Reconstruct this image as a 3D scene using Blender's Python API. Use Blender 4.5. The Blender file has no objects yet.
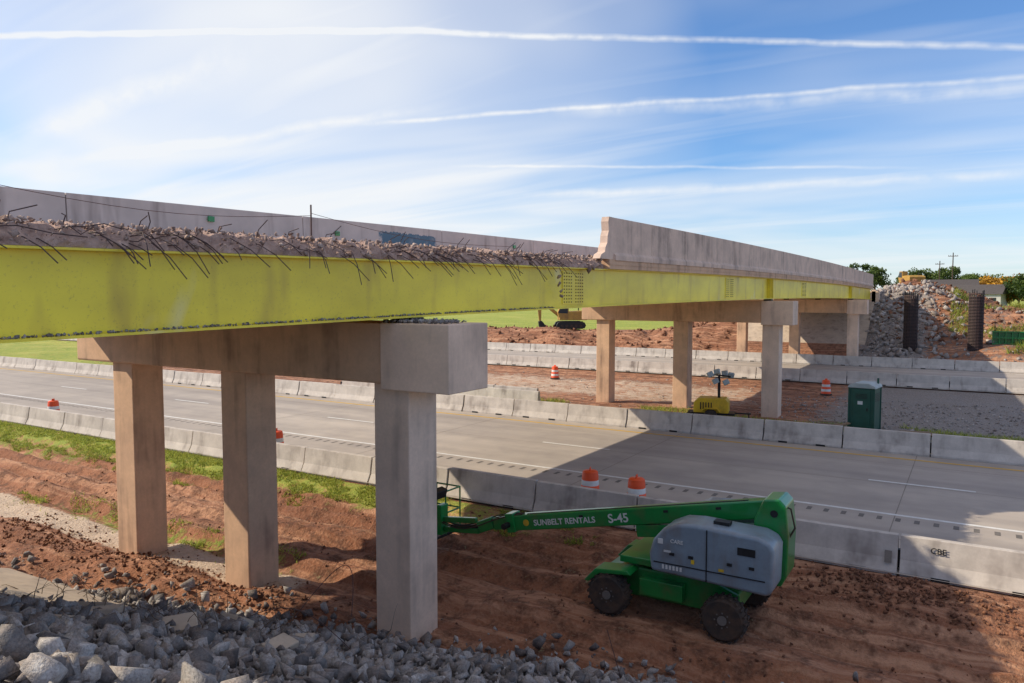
import bpy, bmesh, math, random
import numpy as np
from mathutils import Vector, Matrix, noise as mn
R=math.radians
random.seed(7); rng=np.random.default_rng(7)
sc=bpy.context.scene
sc.view_settings.view_transform='Standard'; sc.view_settings.look='None'; sc.view_settings.exposure=0
COL=sc.collection
# ---------------------------------------------------------------- materials
def newmat(name):
    m=bpy.data.materials.new(name); m.use_nodes=True
    nt=m.node_tree; b=nt.nodes['Principled BSDF']; return m,nt,b
def nz(nt,vec,scale,detail=4,rough=.6,stretch=None,dist=0):
    detail=min(detail,3)
    if stretch:
        mp=nt.nodes.new('ShaderNodeMapping'); mp.inputs['Scale'].default_value=stretch
        nt.links.new(vec,mp.inputs['Vector']); vec=mp.outputs[0]
    n=nt.nodes.new('ShaderNodeTexNoise'); n.inputs['Scale'].default_value=scale
    n.inputs['Detail'].default_value=detail; n.inputs['Roughness'].default_value=rough
    n.inputs['Distortion'].default_value=dist
    nt.links.new(vec,n.inputs['Vector']); return n.outputs['Fac']
def mr(nt,v,a,b,c=0,d=1,clamp=True):
    n=nt.nodes.new('ShaderNodeMapRange'); n.clamp=clamp
    for i,x in zip((1,2,3,4),(a,b,c,d)): n.inputs[i].default_value=x
    nt.links.new(v,n.inputs[0]); return n.outputs[0]
def mix(nt,f,a,b,mode='MIX'):
    n=nt.nodes.new('ShaderNodeMix'); n.data_type='RGBA'; n.blend_type=mode
    def s(i,x):
        if isinstance(x,(tuple,list)): n.inputs[i].default_value=(*x[:3],1)
        else: nt.links.new(x,n.inputs[i])
    if isinstance(f,(int,float)): n.inputs[0].default_value=f
    else: nt.links.new(f,n.inputs[0])
    s(6,a); s(7,b); return n.outputs[2]
def mth(nt,op,a,b=None,c=None):
    n=nt.nodes.new('ShaderNodeMath'); n.operation=op
    for i,x in enumerate((a,b,c)):
        if x is None: continue
        if isinstance(x,(int,float)): n.inputs[i].default_value=x
        else: nt.links.new(x,n.inputs[i])
    return n.outputs[0]
def bump(nt,b,h,strength=.4,dist=.02):
    n=nt.nodes.new('ShaderNodeBump'); n.inputs['Strength'].default_value=strength; n.inputs['Distance'].default_value=dist
    nt.links.new(h,n.inputs['Height']); nt.links.new(n.outputs[0],b.inputs['Normal'])
def pm(name,c1,c2,scale=3,rough=.8,bs=.3,bd=.01,stain=None,stain_amt=.5,stretch=None,sstretch=(1,1,.12),sscale=2.5,metal=0,fine=None,coat=0,bscale=None):
    m,nt,b=newmat(name)
    tc=nt.nodes.new('ShaderNodeTexCoord').outputs['Object']
    n1=nz(nt,tc,scale,4,.65,stretch)
    col=mix(nt,mr(nt,n1,.3,.7),c1,c2)
    if stain is not None:
        n2=nz(nt,tc,sscale,4,.6,sstretch)
        f=mth(nt,'MULTIPLY',mr(nt,n2,.5,.72),mr(nt,n1,.35,.65,.15*stain_amt,stain_amt))
        col=mix(nt,f,col,stain)
    n4=nz(nt,tc,bscale or scale*14,4,.7)
    col=mix(nt,mr(nt,n4,.3,.75,0,.28),col,tuple(x*.5 for x in c1))
    nt.links.new(col,b.inputs['Base Color'])
    b.inputs['Roughness'].default_value=rough; b.inputs['Metallic'].default_value=metal
    if coat: b.inputs['Coat Weight'].default_value=coat
    if bs>=.5: bump(nt,b,n4,bs,bd)
    return m
M={}
M['conc_old']=pm('concrete_old',(.78,.51,.33),(.58,.38,.255),1.2,.85,.25,.01,(.23,.14,.10),.9)
M['conc_new']=pm('concrete_new',(.88,.66,.51),(.70,.53,.41),1.1,.85,.2,.01,(.36,.27,.22),.7)
M['parapet']=pm('concrete_parapet',(.80,.60,.48),(.58,.44,.36),1.3,.85,.25,.01,(.2,.15,.13),.9,sscale=1.6)
M['barrier']=pm('concrete_barrier',(.62,.57,.52),(.45,.41,.375),1.5,.85,.25,.01,(.15,.12,.11),.9,sscale=1.8)
M['pave']=pm('concrete_slope',(.60,.50,.39),(.46,.38,.31),1.5,.9,.5,.01,(.2,.15,.12),.7,sstretch=(1,1,1))
M['rust']=pm('rebar_steel',(.10,.055,.05),(.05,.03,.03),6,.7,.0)
M['dark']=pm('dark_steel',(.03,.03,.032),(.015,.015,.016),5,.5,.0,metal=.3)
M['black']=pm('black_rubber',(.03,.028,.027),(.10,.062,.042),5,.9,.5)
M['green']=pm('green_paint',(.010,.25,.05),(.008,.19,.04),2,.30,.0,.003,(.16,.09,.05),.5,coat=.4,sstretch=(1,1,1))
M['hood']=pm('grey_hood_plastic',(.24,.31,.37),(.19,.24,.29),2,.38,.0,.003,(.18,.13,.10),.75,coat=.2)
M['white']=pm('white_paint',(.75,.75,.73),(.6,.6,.58),4,.6,0)
M['ylw_line']=pm('yellow_road_paint',(.70,.43,.05),(.50,.31,.07),4,.7,0)
M['wht_line']=pm('white_road_paint',(.80,.80,.78),(.6,.6,.58),5,.7,0)
M['yellow']=pm('yellow_paint',(.85,.55,.03),(.65,.42,.03),3,.45,0,.003,(.2,.12,.05),.5)
M['orange']=pm('orange_plastic',(.90,.10,.015),(.75,.08,.015),3,.5,0)
M['toilet']=pm('dark_green_plastic',(.02,.10,.07),(.015,.075,.05),2,.5,0)
M['toiletroof']=pm('translucent_roof',(.45,.5,.5),(.35,.4,.4),2,.5,0)
M['glass']=pm('window_glass',(.03,.04,.05),(.02,.03,.04),1,.08,0)
M['wood']=pm('weathered_wood',(.34,.24,.15),(.2,.13,.08),3,.85,.4,stretch=(8,1,1))
M['brown']=pm('machine_brown_yellow',(.50,.30,.05),(.36,.20,.05),2,.6,0,stain=(.1,.07,.05),stain_amt=.7)
M['bark']=pm('bark',(.10,.07,.05),(.05,.035,.025),5,.9,.5)
M['twig']=pm('dry_twig',(.20,.15,.10),(.1,.07,.05),8,.9,0)
M['roofm']=pm('roof_shingle',(.10,.09,.09),(.07,.06,.06),4,.9,0)
M['wallm']=pm('house_siding',(.6,.58,.54),(.5,.48,.45),1,.8,0)

def leafmat(name,a,b_,tr_=.3):
    m,nt,b=newmat(name)
    at=nt.nodes.new('ShaderNodeAttribute'); at.attribute_name='rv'
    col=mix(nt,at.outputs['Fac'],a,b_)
    nt.links.new(col,b.inputs['Base Color']); b.inputs['Roughness'].default_value=.7
    tr=nt.nodes.new('ShaderNodeBsdfTranslucent'); nt.links.new(col,tr.inputs[0])
    mx=nt.nodes.new('ShaderNodeMixShader'); mx.inputs[0].default_value=tr_
    out=nt.nodes['Material Output']
    nt.links.new(b.outputs[0],mx.inputs[1]); nt.links.new(tr.outputs[0],mx.inputs[2]); nt.links.new(mx.outputs[0],out.inputs[0])
    return m
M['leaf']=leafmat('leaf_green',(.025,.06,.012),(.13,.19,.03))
M['leaf_o']=leafmat('leaf_orange',(.24,.12,.015),(.66,.36,.03))
M['grass']=leafmat('grass_blades',(.13,.20,.03),(.50,.52,.10),.45)

def rockmat(name,a,b_,c3):
    m,nt,b=newmat(name)
    at=nt.nodes.new('ShaderNodeAttribute'); at.attribute_name='rv'
    tc=nt.nodes.new('ShaderNodeTexCoord').outputs['Object']
    col=mix(nt,at.outputs['Fac'],a,b_)
    n=nz(nt,tc,7,4,.7)
    col=mix(nt,mr(nt,n,.42,.66,0,.75),col,c3)
    n2=nz(nt,tc,45,4,.75)
    col=mix(nt,mr(nt,n2,.35,.65,0,.5),col,tuple(x*.4 for x in a))
    nt.links.new(col,b.inputs['Base Color']); b.inputs['Roughness'].default_value=.9
    bump(nt,b,n2,.8,.02)
    return m
M['rock']=rockmat('rubble_concrete',(.12,.115,.12),(.64,.62,.61),(.36,.29,.25))
M['rockpink']=rockmat('broken_deck_concrete',(.24,.15,.125),(.74,.59,.51),(.42,.29,.24))
M['clod']=rockmat('dirt_clod',(.14,.056,.03),(.36,.165,.09),(.24,.11,.062))
M['gravel']=rockmat('gravel',(.24,.215,.20),(.66,.61,.57),(.38,.28,.22))

def girder_mat():
    m,nt,b=newmat('girder_yellow_paint')
    tc=nt.nodes.new('ShaderNodeTexCoord').outputs['Object']
    n1=nz(nt,tc,.35,4,.6,(1,1,2))
    col=mix(nt,mr(nt,n1,.35,.65),(1.0,.83,.06),(.78,.62,.05))
    n2=nz(nt,tc,1.3,4,.6,(1,1,.25))
    col=mix(nt,mr(nt,n2,.54,.76,0,.7),col,(.46,.30,.06))
    n3=nz(nt,tc,.55,4,.55,(1,1,.5),.4)
    col=mix(nt,mr(nt,n3,.64,.72,0,.5),col,(.86,.80,.52))
    n5=nz(nt,tc,26,4,.7)
    col=mix(nt,mr(nt,n5,.58,.75,0,.45),col,(.28,.18,.06))
    nt.links.new(col,b.inputs['Base Color']); b.inputs['Roughness'].default_value=.38
    return m
M['girder']=girder_mat()

def road_mat():
    m,nt,b=newmat('road_pavement')
    tc=nt.nodes.new('ShaderNodeTexCoord').outputs['Object']
    n1=nz(nt,tc,.25,4,.6,(.12,1.8,1))
    n2=nz(nt,tc,.5,4,.65)
    n3=nz(nt,tc,60,3,.8)
    col=mix(nt,mr(nt,n1,.32,.68),(.54,.475,.41),(.34,.30,.27))
    col=mix(nt,mr(nt,n2,.42,.72,0,.55),col,(.28,.25,.23))
    col=mix(nt,mr(nt,n3,.3,.7,0,.35),col,(.18,.165,.155))
    nt.links.new(col,b.inputs['Base Color']); b.inputs['Roughness'].default_value=.85
    return m
M['road']=road_mat()

def ground_mat():
    m,nt,b=newmat('ground_soil_grass')
    tc=nt.nodes.new('ShaderNodeTexCoord').outputs['Object']
    at=nt.nodes.new('ShaderNodeAttribute'); at.attribute_name='zone'
    sp=nt.nodes.new('ShaderNodeSeparateColor'); nt.links.new(at.outputs['Color'],sp.inputs[0])
    big=nz(nt,tc,.22,4,.6,(.5,1,1)); med=nz(nt,tc,2.0,4,.75); fin=nz(nt,tc,14,4,.8)
    trk=nz(nt,tc,.9,4,.65,(.10,3.4,1))
    soil=mix(nt,mr(nt,big,.35,.65),(.37,.16,.083),(.21,.082,.042))
    soil=mix(nt,mr(nt,trk,.47,.62,0,.8),soil,(.56,.31,.19))
    soil=mix(nt,mr(nt,med,.46,.64,0,.85),soil,(.10,.039,.020))
    soil=mix(nt,mr(nt,fin,.48,.74,0,.5),soil,(.46,.27,.17))
    gr=mix(nt,mr(nt,med,.35,.65),(.38,.43,.06),(.20,.27,.04))
    gr=mix(nt,mr(nt,big,.45,.7,0,.55),gr,(.54,.50,.12))
    gv=mix(nt,mr(nt,fin,.35,.65),(.36,.33,.31),(.17,.145,.13))
    sd=mix(nt,mr(nt,fin,.3,.7),(.66,.54,.42),(.50,.38,.29))
    w=mth(nt,'MULTIPLY',mth(nt,'SUBTRACT',mth(nt,'ADD',mth(nt,'MULTIPLY',med,.6),mth(nt,'MULTIPLY',fin,.4)),.5),2.6)
    def msk(ch): return mr(nt,mth(nt,'ADD',ch,w),.35,.7)
    col=mix(nt,msk(sp.outputs[2]),soil,sd)
    col=mix(nt,msk(sp.outputs[1]),col,gv)
    col=mix(nt,msk(sp.outputs[0]),col,gr)
    nt.links.new(col,b.inputs['Base Color']); b.inputs['Roughness'].default_value=.95
    h=mth(nt,'ADD',mth(nt,'MULTIPLY',fin,.5),med)
    bump(nt,b,h,1.0,.12); return m
M['ground']=ground_mat()

# ---------------------------------------------------------------- geometry helpers
class G:
    def __init__(s): s.v=[]; s.f=[]
    def raw(s,v,f):
        o=len(s.v); s.v+= [tuple(p) for p in v]; s.f+=[tuple(i+o for i in q) for q in f]; return s
    def box(s,c,d,rot=None):
        x,y,z=[k/2 for k in d]; vs=[Vector((a*x,b*y,e*z)) for a in(-1,1) for b in(-1,1) for e in(-1,1)]
        if rot is not None:
            m=rot if isinstance(rot,Matrix) else Matrix.Rotation(rot[2],3,'Z')@Matrix.Rotation(rot[1],3,'Y')@Matrix.Rotation(rot[0],3,'X')
            vs=[m@v for v in vs]
        c=Vector(c); return s.raw([v+c for v in vs],[(0,1,3,2),(4,6,7,5),(0,4,5,1),(2,3,7,6),(0,2,6,4),(1,5,7,3)])
    def prism(s,prof,axis,a,b):
        n=len(prof); vs=[]
        for t in(a,b):
            for p,q in prof:
                vs.append((t,p,q) if axis=='x' else (p,t,q) if axis=='y' else (p,q,t))
        f=[tuple(range(n))[::-1],tuple(range(n,2*n))]+[(i,(i+1)%n,n+(i+1)%n,n+i) for i in range(n)]
        return s.raw(vs,f)
    def sweepY(s,prof,ys,zf):
        n=len(prof); vs=[]; f=[]
        for y in ys:
            z=zf(y); vs+=[(p,y,q+z) for p,q in prof]
        for k in range(len(ys)-1):
            for i in range(n): f.append((k*n+i,k*n+(i+1)%n,(k+1)*n+(i+1)%n,(k+1)*n+i))
        f.append(tuple(range(n))[::-1]); o=(len(ys)-1)*n; f.append(tuple(range(o,o+n)))
        return s.raw(vs,f)
    def tube(s,pts,r,n=8,caps=True):
        pts=[Vector(p) for p in pts]; vs=[]; f=[]; rs=r if isinstance(r,(list,tuple)) else [r]*len(pts)
        for k,p in enumerate(pts):
            d=(pts[min(k+1,len(pts)-1)]-pts[max(k-1,0)]).normalized()
            u=d.orthogonal().normalized() if k==0 else (pu-d*pu.dot(d)).normalized()
            pu=u; w=d.cross(u)
            vs+=[p+rs[k]*(math.cos(2*math.pi*i/n)*u+math.sin(2*math.pi*i/n)*w) for i in range(n)]
        for k in range(len(pts)-1):
            for i in range(n): f.append((k*n+i,k*n+(i+1)%n,(k+1)*n+(i+1)%n,(k+1)*n+i))
        if caps: f.append(tuple(range(n))[::-1]); o=(len(pts)-1)*n; f.append(tuple(range(o,o+n)))
        return s.raw(vs,f)
    def lathe(s,prof,c,axis='z',n=24):
        vs=[];f=[];m=len(prof)
        for i in range(n):
            a=2*math.pi*i/n; ca,sa=math.cos(a),math.sin(a)
            for r,h in prof:
                p=(r*ca,r*sa,h) if axis=='z' else (r*ca,h,r*sa)
                vs.append((p[0]+c[0],p[1]+c[1],p[2]+c[2]))
        for i in range(n):
            for k in range(m-1):
                j=(i+1)%n; f.append((i*m+k,j*m+k,j*m+k+1,i*m+k+1))
        f.append(tuple(i*m for i in range(n))[::-1]); f.append(tuple(i*m+m-1 for i in range(n)))
        return s.raw(vs,f)
    def obj(s,name,mat,parent=None,bevel=0,smooth=False,seg=2):
        me=bpy.data.meshes.new(name); me.from_pydata(s.v,[],s.f)
        bm=bmesh.new(); bm.from_mesh(me); bmesh.ops.recalc_face_normals(bm,faces=bm.faces); bm.to_mesh(me); bm.free()
        me.materials.append(M[mat])
        o=bpy.data.objects.new(name,me); COL.objects.link(o)
        if parent: o.parent=parent
        if bevel:
            b=o.modifiers.new('bevel','BEVEL'); b.width=bevel; b.segments=seg; b.limit_method='ANGLE'; b.angle_limit=R(35)
        if smooth:
            for p in me.polygons: p.use_smooth=True
            try:
                me.set_sharp_from_angle(angle=R(40))
            except Exception: pass
        return o
def empty(name,loc=(0,0,0),rz=0):
    e=bpy.data.objects.new(name,None); COL.objects.link(e); e.location=loc; e.rotation_euler=(0,0,rz); e.empty_display_size=.3; return e
def text(name,s,loc,rot,size,mat,parent):
    c=bpy.data.curves.new(name,'FONT'); c.body=s; c.size=size; c.extrude=.003; c.offset=size*.015
    o=bpy.data.objects.new(name,c); COL.objects.link(o); o.location=loc; o.rotation_euler=rot; c.materials.append(M[mat]); o.parent=parent; return o

# ---------------------------------------------------------------- rocks
def rock_variants(n=24):
    out=[]
    for k in range(n):
        bm=bmesh.new()
        rr=random.Random(k+50)
        e=(1,rr.uniform(.55,.95),rr.uniform(.35,.75)); sub=rr.choice([9,10,12,14])
        for i in range(sub):
            v=Vector((rr.uniform(-1,1),rr.uniform(-1,1),rr.uniform(-1,1)))
            if k%2==0: v=v.normalized()*rr.uniform(.7,1.15)
            else: v=Vector([math.copysign(abs(q)**.4,q) for q in v])*.8
            bm.verts.new((v.x*e[0],v.y*e[1],v.z*e[2]))
        r=bmesh.ops.convex_hull(bm,input=bm.verts)
        for v in [v for v in bm.verts if not v.link_faces]: bm.verts.remove(v)
        bmesh.ops.triangulate(bm,faces=bm.faces)
        bm.verts.index_update(); bm.verts.ensure_lookup_table()
        vs=np.array([v.co[:] for v in bm.verts]); fs=np.array([[v.index for v in f.verts] for f in bm.faces])
        bm.free(); out.append((vs,fs))
    return out
RV=rock_variants()
def rotm(n):
    q=rng.normal(size=(n,4)); q/=np.linalg.norm(q,axis=1)[:,None]; w,x,y,z=q.T
    return np.stack([np.stack([1-2*(y*y+z*z),2*(x*y-z*w),2*(x*z+y*w)],-1),np.stack([2*(x*y+z*w),1-2*(x*x+z*z),2*(y*z-x*w)],-1),np.stack([2*(x*z-y*w),2*(y*z+x*w),1-2*(x*x+y*y)],-1)],1)
def rocks(name,P,S,mat,parent=None):
    P=np.asarray(P,float); S=np.asarray(S,float); n=len(P); Rm=rotm(n)
    V=[];F=[];A=[];off=0
    for i in range(n):
        vs,fs=RV[i%len(RV)]
        v=(vs@Rm[i].T)*S[i]+P[i]; V.append(v); F.append(fs+off); A.append(np.full(len(v),rng.random()**1.3)); off+=len(v)
    return tri_mesh(name,np.concatenate(V),np.concatenate(F),np.concatenate(A),mat,parent)
def tri_mesh(name,V,F,A,mat,parent=None):
    me=bpy.data.meshes.new(name); k=F.shape[1]
    me.vertices.add(len(V)); me.vertices.foreach_set('co',V.astype(np.float32).ravel())
    me.loops.add(F.size); me.loops.foreach_set('vertex_index',F.astype(np.int32).ravel())
    me.polygons.add(len(F)); me.polygons.foreach_set('loop_start',np.arange(0,F.size,k,dtype=np.int32))
    try: me.polygons.foreach_set('loop_total',np.full(len(F),k,dtype=np.int32))
    except Exception: pass
    me.update(calc_edges=True); me.validate()
    a=me.attributes.new('rv','FLOAT','POINT'); a.data.foreach_set('value',A.astype(np.float32))
    me.materials.append(M[mat]); o=bpy.data.objects.new(name,me); COL.objects.link(o)
    if parent: o.parent=parent
    return o

# ---------------------------------------------------------------- terrain
def ss(a,b,x):
    t=min(1,max(0,(x-a)/(b-a))); return t*t*(3-2*t)
def toe(x):
    if x<-19: return 8.5+(x+19)*.03
    if x<-5.2: return 8.5+(x+19)/13.8*3.3
    return 11.8+min(.8,(x+5.2)*.1)
def hb(x,y):
    z=-.08
    if y<18.0:
        base=-.45+ss(16.4,17.8,y)*.38-.2*ss(13.8,12.2,y)
        d=toe(x)-y
        s=-.65+d*.42 if d<6 else -.65+2.52+(d-6)*.5
        z=max(base,min(s,3.9))
    elif 32.6<y<55.6:
        z=-.08-.22*ss(32.8,35,y)*ss(55.4,52,y)
    elif y>71:
        fld=1.5*ss(73.5,80,y)+ min(2.2,max(0,(y-110))*.004)
        k=ss(-33,-23,x)*ss(44,24,x)
        top=6.35-1.9*ss(-4.5,2.5,x)-max(0,y-95)*.018
        top=max(top,fld)
        emb=min(top,max(0,(y-77)*.57))
        emb=emb*k+fld*(1-k)
        z=-.08+max(emb,fld) if k>0 else -.08+fld
    return z
def N(x,y,s,seed=0): return mn.noise(Vector((x*s+seed,y*s-seed,seed*.7)))
def h(x,y):
    z=hb(x,y)
    if y<17.9:
        a=ss(17.9,16.6,y)
        lump=.10*N(x,y,.5,3)+.07*N(x,y,1.4,5)+.05*N(x,y*2,3.2,8)
        rut=0
        for yy in (12.9,14.2,15.3,16.0):
            yy+=.35*math.sin(x*.13+yy)
            d=(y-yy)/.22; rut-=.15*math.exp(-d*d)
            d=(y-yy-.42)/.16; rut+=.11*math.exp(-d*d)*(1+N(x,y,2,4))
        z+=a*(lump+rut*(1 if toe(x)<y else 0))
        d=(y-10.6-.4*math.sin(x*.4))/.7; z+=.22*math.exp(-d*d)*ss(-30,-18,x)*ss(-10.2,-13,x)*(1+.8*N(x,y,.9,9))
        d=math.hypot((x+1.2)/2.2,(y-17.0)/.7); z+=.28*math.exp(-d*d)*(1+.7*N(x,y,1.6,4))
    elif 32.6<y<55.6:
        a=ss(32.7,33.5,y)*ss(55.5,54.5,y); z+=a*(.12*N(x,y,.35,2)+.07*N(x,y,1.1,6))
    elif y>72:
        a=ss(72.5,76,y)
        flat=ss(80,92,y)*(1-ss(-33,-24,x)*ss(44,24,x))
        z+=a*(1-flat*.8)*(.45*N(x,y,.22,2)+.25*N(x,y,.7,6))*ss(-9.2,-7.8,x) + a*(1-flat)*(.5*N(x,y,.3,2)+.3*N(x,y,.8,6))*ss(-20.8,-23,x)
        d=(y-80.5)/3.2; z+=.55*math.exp(-d*d)*ss(-24,-30,x)*ss(-75,-60,x)*(1+.9*N(x,y,.35,7)+.4*N(x,y,1.1,3))
        for (mx,my,w,hh) in ((-5.5,96,4.0,1.0),(-.5,98,4,.9),(9,95,4,.3),(16,112,9,.3)):
            d=((x-mx)**2+(y-my)**2)/w**2; z+=hh*math.exp(-d)*(1+.8*N(x,y,.5,1))
    return z
def axis(pieces):
    o=[]
    for a,b,s in pieces:
        o+=list(np.arange(a,b-1e-6,s))
    o.append(pieces[-1][1]); return o
xs=axis([(-2600,-600,400),(-600,-200,80),(-200,-90,11),(-90,-45,1.2),(-45,-28,.5),(-28,5,.2),(5,30,.8),(30,100,7),(100,600,100),(600,2600,500)])
ys=axis([(-300,-40,65),(-40,0,4),(0,2,.5),(2,18.2,.15),(18.2,32.4,1.42),(32.4,56,.5),(56,71.4,1.4),(71.4,96,.6),(96,130,2.2),(130,300,17),(300,900,100),(900,3200,575)])
nx,ny=len(xs),len(ys)
V=np.zeros((nx*ny,3)); Z=np.zeros((nx*ny,4)); Z[:,3]=1
k=0
for y in ys:
    for x in xs:
        V[k]=(x,y,h(x,y))
        g=gv=sd=0.0
        if y<18:
            g=ss(16.3,17.2,y)*.72*ss(-7,-14,x)
            g=max(g,.55*ss(14.9,16.4,y)*ss(-24,-34,x))
            g=max(g,.5*math.exp(-((y-12.6)/.5)**2)*ss(-13.5,-15,x)*ss(-27,-22,x))
            sd=.95*ss(10.9,11.2,y)*ss(12.5,12.2,y)*ss(-12.2,-13.5,x)*ss(-34,-28,x)
            gv=.9*ss(toe(x)+.4,toe(x)-.5,y)
        elif 32.6<y<55.6:
            g=.6*ss(33,34,y)*ss(39,37,y)*ss(-34,-26,x)*ss(-8,-12,x); g=max(g,.45*ss(34,36,y)*ss(40,38,y)*ss(-8,-4,x))
            g=max(g,.8*ss(-55,-75,x))
            gv=.95*ss(34.5,36,y)*ss(-9,-5,x)+.3*ss(33.6,33,y)
            sd=.6*ss(41,44,y)*ss(55,50,y)*ss(-8,-14,x)
        elif y>71:
            k2=ss(-33,-24,x)*ss(60,40,x)
            e0=82+16*ss(-62,-32,x)
            g=ss(e0,e0+2.5,y)*(1-k2)*1.3
            g=max(g,1.3*ss(-75,-95,x)); g=max(g,.9*ss(105,150,y)*(1-ss(-26,-22,x)*ss(-4,-8,x)))
            gv=.95*ss(-10,-8.8,x)*ss(-2.5,-5.5,x)*ss(91,88,y)+.35*ss(-8.8,0,x)*ss(92,84,y)*ss(60,40,x)
        Z[k,:3]=(g,gv,sd); k+=1
idx=np.arange(nx*ny).reshape(ny,nx)
F=np.stack([idx[:-1,:-1],idx[:-1,1:],idx[1:,1:],idx[1:,:-1]],-1).reshape(-1,4)
gr=tri_mesh('ground',V,F,np.zeros(len(V)),'ground')
ca=gr.data.attributes.new('zone','FLOAT_COLOR','POINT'); ca.data.foreach_set('color',Z.astype(np.float32).ravel())
for p in gr.data.polygons: p.use_smooth=True

# roads
def sheet(name,x0,x1,y0,y1,z,mat,parent=None):
    return G().raw([(x0,y0,z),(x1,y0,z),(x1,y1,z),(x0,y1,z)],[(0,1,2,3)]).obj(name,mat,parent)
r1=empty('road'); sheet('pavement',-900,300,18.0,32.6,0,'road',r1)
r2=empty('road.001'); sheet('pavement',-900,300,55.6,71.2,0,'road',r2)
g=G()
def dash(g,x0,x1,y,w,z=.004): g.raw([(x0,y-w/2,z),(x1,y-w/2,z),(x1,y+w/2,z),(x0,y+w/2,z)],[(0,1,2,3)])
x=-320
while x<60:
    dash(g,x,x+3,26.9,.13); x+=12.2
dash(g,-400,120,22.9,.15); g.obj('white_lines','wht_line',r1)
g=G(); dash(g,-400,120,31.0,.18); g.obj('yellow_line','ylw_line',r1)
g=G()
x=-120
while x<40: dash(g,x,x+.13,22.4,.34); x+=.45
M['rumble']=pm('rumble_groove',(.13,.12,.11),(.19,.17,.155),4,.9,0)
M['joint']=pm('pavement_joint',(.20,.175,.155),(.27,.24,.21),2,.9,0)
g.obj('rumble_strip','rumble',r1)
g=G()
for yy in (20.6,26.7,29.9): dash(g,-400,120,yy,.025,.003)
x=-120
while x<40: g.raw([(x,18.1,.003),(x+.025,18.1,.003),(x+.025,32.5,.003),(x,32.5,.003)],[(0,1,2,3)]); x+=9.1
g.obj('pavement_joints','joint',r1)
g=G(); dash(g,-400,120,69.5,.14); x=-320
while x<60: dash(g,x,x+3,63.5,.13); x+=12.2
g.obj('white_lines','wht_line',r2)
g=G(); dash(g,-400,120,57.6,.15); g.obj('yellow_line','ylw_line',r2)

# barriers
JP=[(-.30,0),(.30,0),(.30,.08),(.17,.33),(.085,.84),(-.085,.84),(-.17,.33),(-.30,.08)]
def barrier(name,x0,x1,y,z=0,seg=3.05,jit=.03,marks=False):
    e=empty(name); g=G(); x=x0
    while x<x1:
        d=random.uniform(-jit,jit); dz=random.uniform(-.02,.006)
        g.prism([(p+y+d,q+z+dz) for p,q in JP],'x',x+.025,x+seg-.025); x+=seg
    g.obj('segments','barrier',e,bevel=.012); 
    g=G(); x=x0
    while x<x1: g.box((x,y,z+.3),(.08,.12,.4)); x+=seg
    g.obj('joint_pins','dark',e)
    g=G(); x=x0
    while x<x1:
        if x>-60:
            for q in (.8,seg-.8): g.box((x+q,y-.302,z+.04),(.35,.01,.07))
        x+=seg
    g.obj('drain_slots','dark',e)
    return e
b1=barrier('concrete_barrier',-230,45,18.35,-.05)
barrier('concrete_barrier',-230,60,32.2,0)
barrier('concrete_barrier',-230,70,56.1,0)
barrier('concrete_barrier',-230,70,70.7,0)
barrier('concrete_barrier',-36,-21,36.9,-.2,jit=.15)
barrier('concrete_barrier',-34,-24,38.4,-.25,jit=.15)
text('stencil','CBE',(-.65,18.205,.50),(R(80.5),0,0),.17,'dark',b1)
G().box((-1.45,18.10,.32),(.14,.03,.26),(R(-12),0,0)).obj('reflector_plate','joint',b1)

# ---------------------------------------------------------------- bridge
def zb(y): return 5.86-.00018*(y-50)**2
BR=empty('highway_overpass_bridge')
YS=list(np.arange(-4,86.6,1.5)); 
D=1.08
GX=[-9.3,-12.0,-14.7,-17.4,-19.8]
for i,gx in enumerate(GX):
    g=G()
    prof=[(gx-.19,0),(gx+.19,0),(gx+.19,.035),(gx+.012,.035),(gx+.012,D-.03),(gx+.16,D-.03),(gx+.16,D),(gx-.16,D),(gx-.16,D-.03),(gx-.012,D-.03),(gx-.012,.035),(gx-.19,.035)]
    g.sweepY(prof,YS,zb); g.obj('girder_%d'%(i+1),'girder',BR)
g=G()
for y in list(np.arange(0,86,6.2)):
    for a,b in zip(GX[:-1],GX[1:]):
        g.box(((a+b)/2,y,zb(y)+.55),(abs(b-a)-.05,.02,.6))
for py in (41,71):
    g.box((-9.20,py,zb(py)+D/2),(.16,.03,D-.08)); g.box((-9.20,py+.3,zb(py)+D/2),(.16,.03,D-.08)); g.box((-9.20,py-.3,zb(py)+D/2),(.16,.03,D-.08))
g.obj('diaphragms_stiffeners','girder',BR)
g=G(); gb=G()
for y0 in (18.3,33.5,50.5):
    g.box((-9.278,y0,zb(y0)+D/2),(.022,1.25,D-.2))
    for iy in range(9):
        if iy==4: continue
        for iz in range(10):
            gb.box((-9.26,y0-.54+iy*.135,zb(y0)+.16+iz*.085),(.024,.03,.03))
g.obj('splice_plate','girder',BR)
M['bolt']=pm('bolt_yellow_rust',(.30,.20,.06),(.20,.13,.05),4,.6,0)
gb.obj('splice_bolts','bolt',BR)
SL=.28
g=G()
ya=[y for y in YS if y<20.1]+[20.1]; yb=[20.1]+[y for y in YS if y>20.1]
g.sweepY([(-20.3,D+.002),(-9.75,D+.002),(-9.75,D+SL),(-20.3,D+SL)],ya,zb)
g.sweepY([(-20.3,D+.002),(-9.02,D+.002),(-9.02,D+SL),(-20.3,D+SL)],yb,zb)
g.obj('deck_slab','conc_old',BR)
g=G()
P0=[(-9.32,D+SL),(-8.98,D+SL-.03),(-8.98,D+SL+.12),(-9.05,D+SL+.2),(-9.05,D+1.5),(-9.28,D+1.5)]
segs=[20.45]+list(np.arange(23.5,87,3.3))
for a,b in zip(segs[:-1],segs[1:]):
    st=[a+.008,(a+b)/2,b-.008]; g.sweepY(P0,st,zb)
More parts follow.
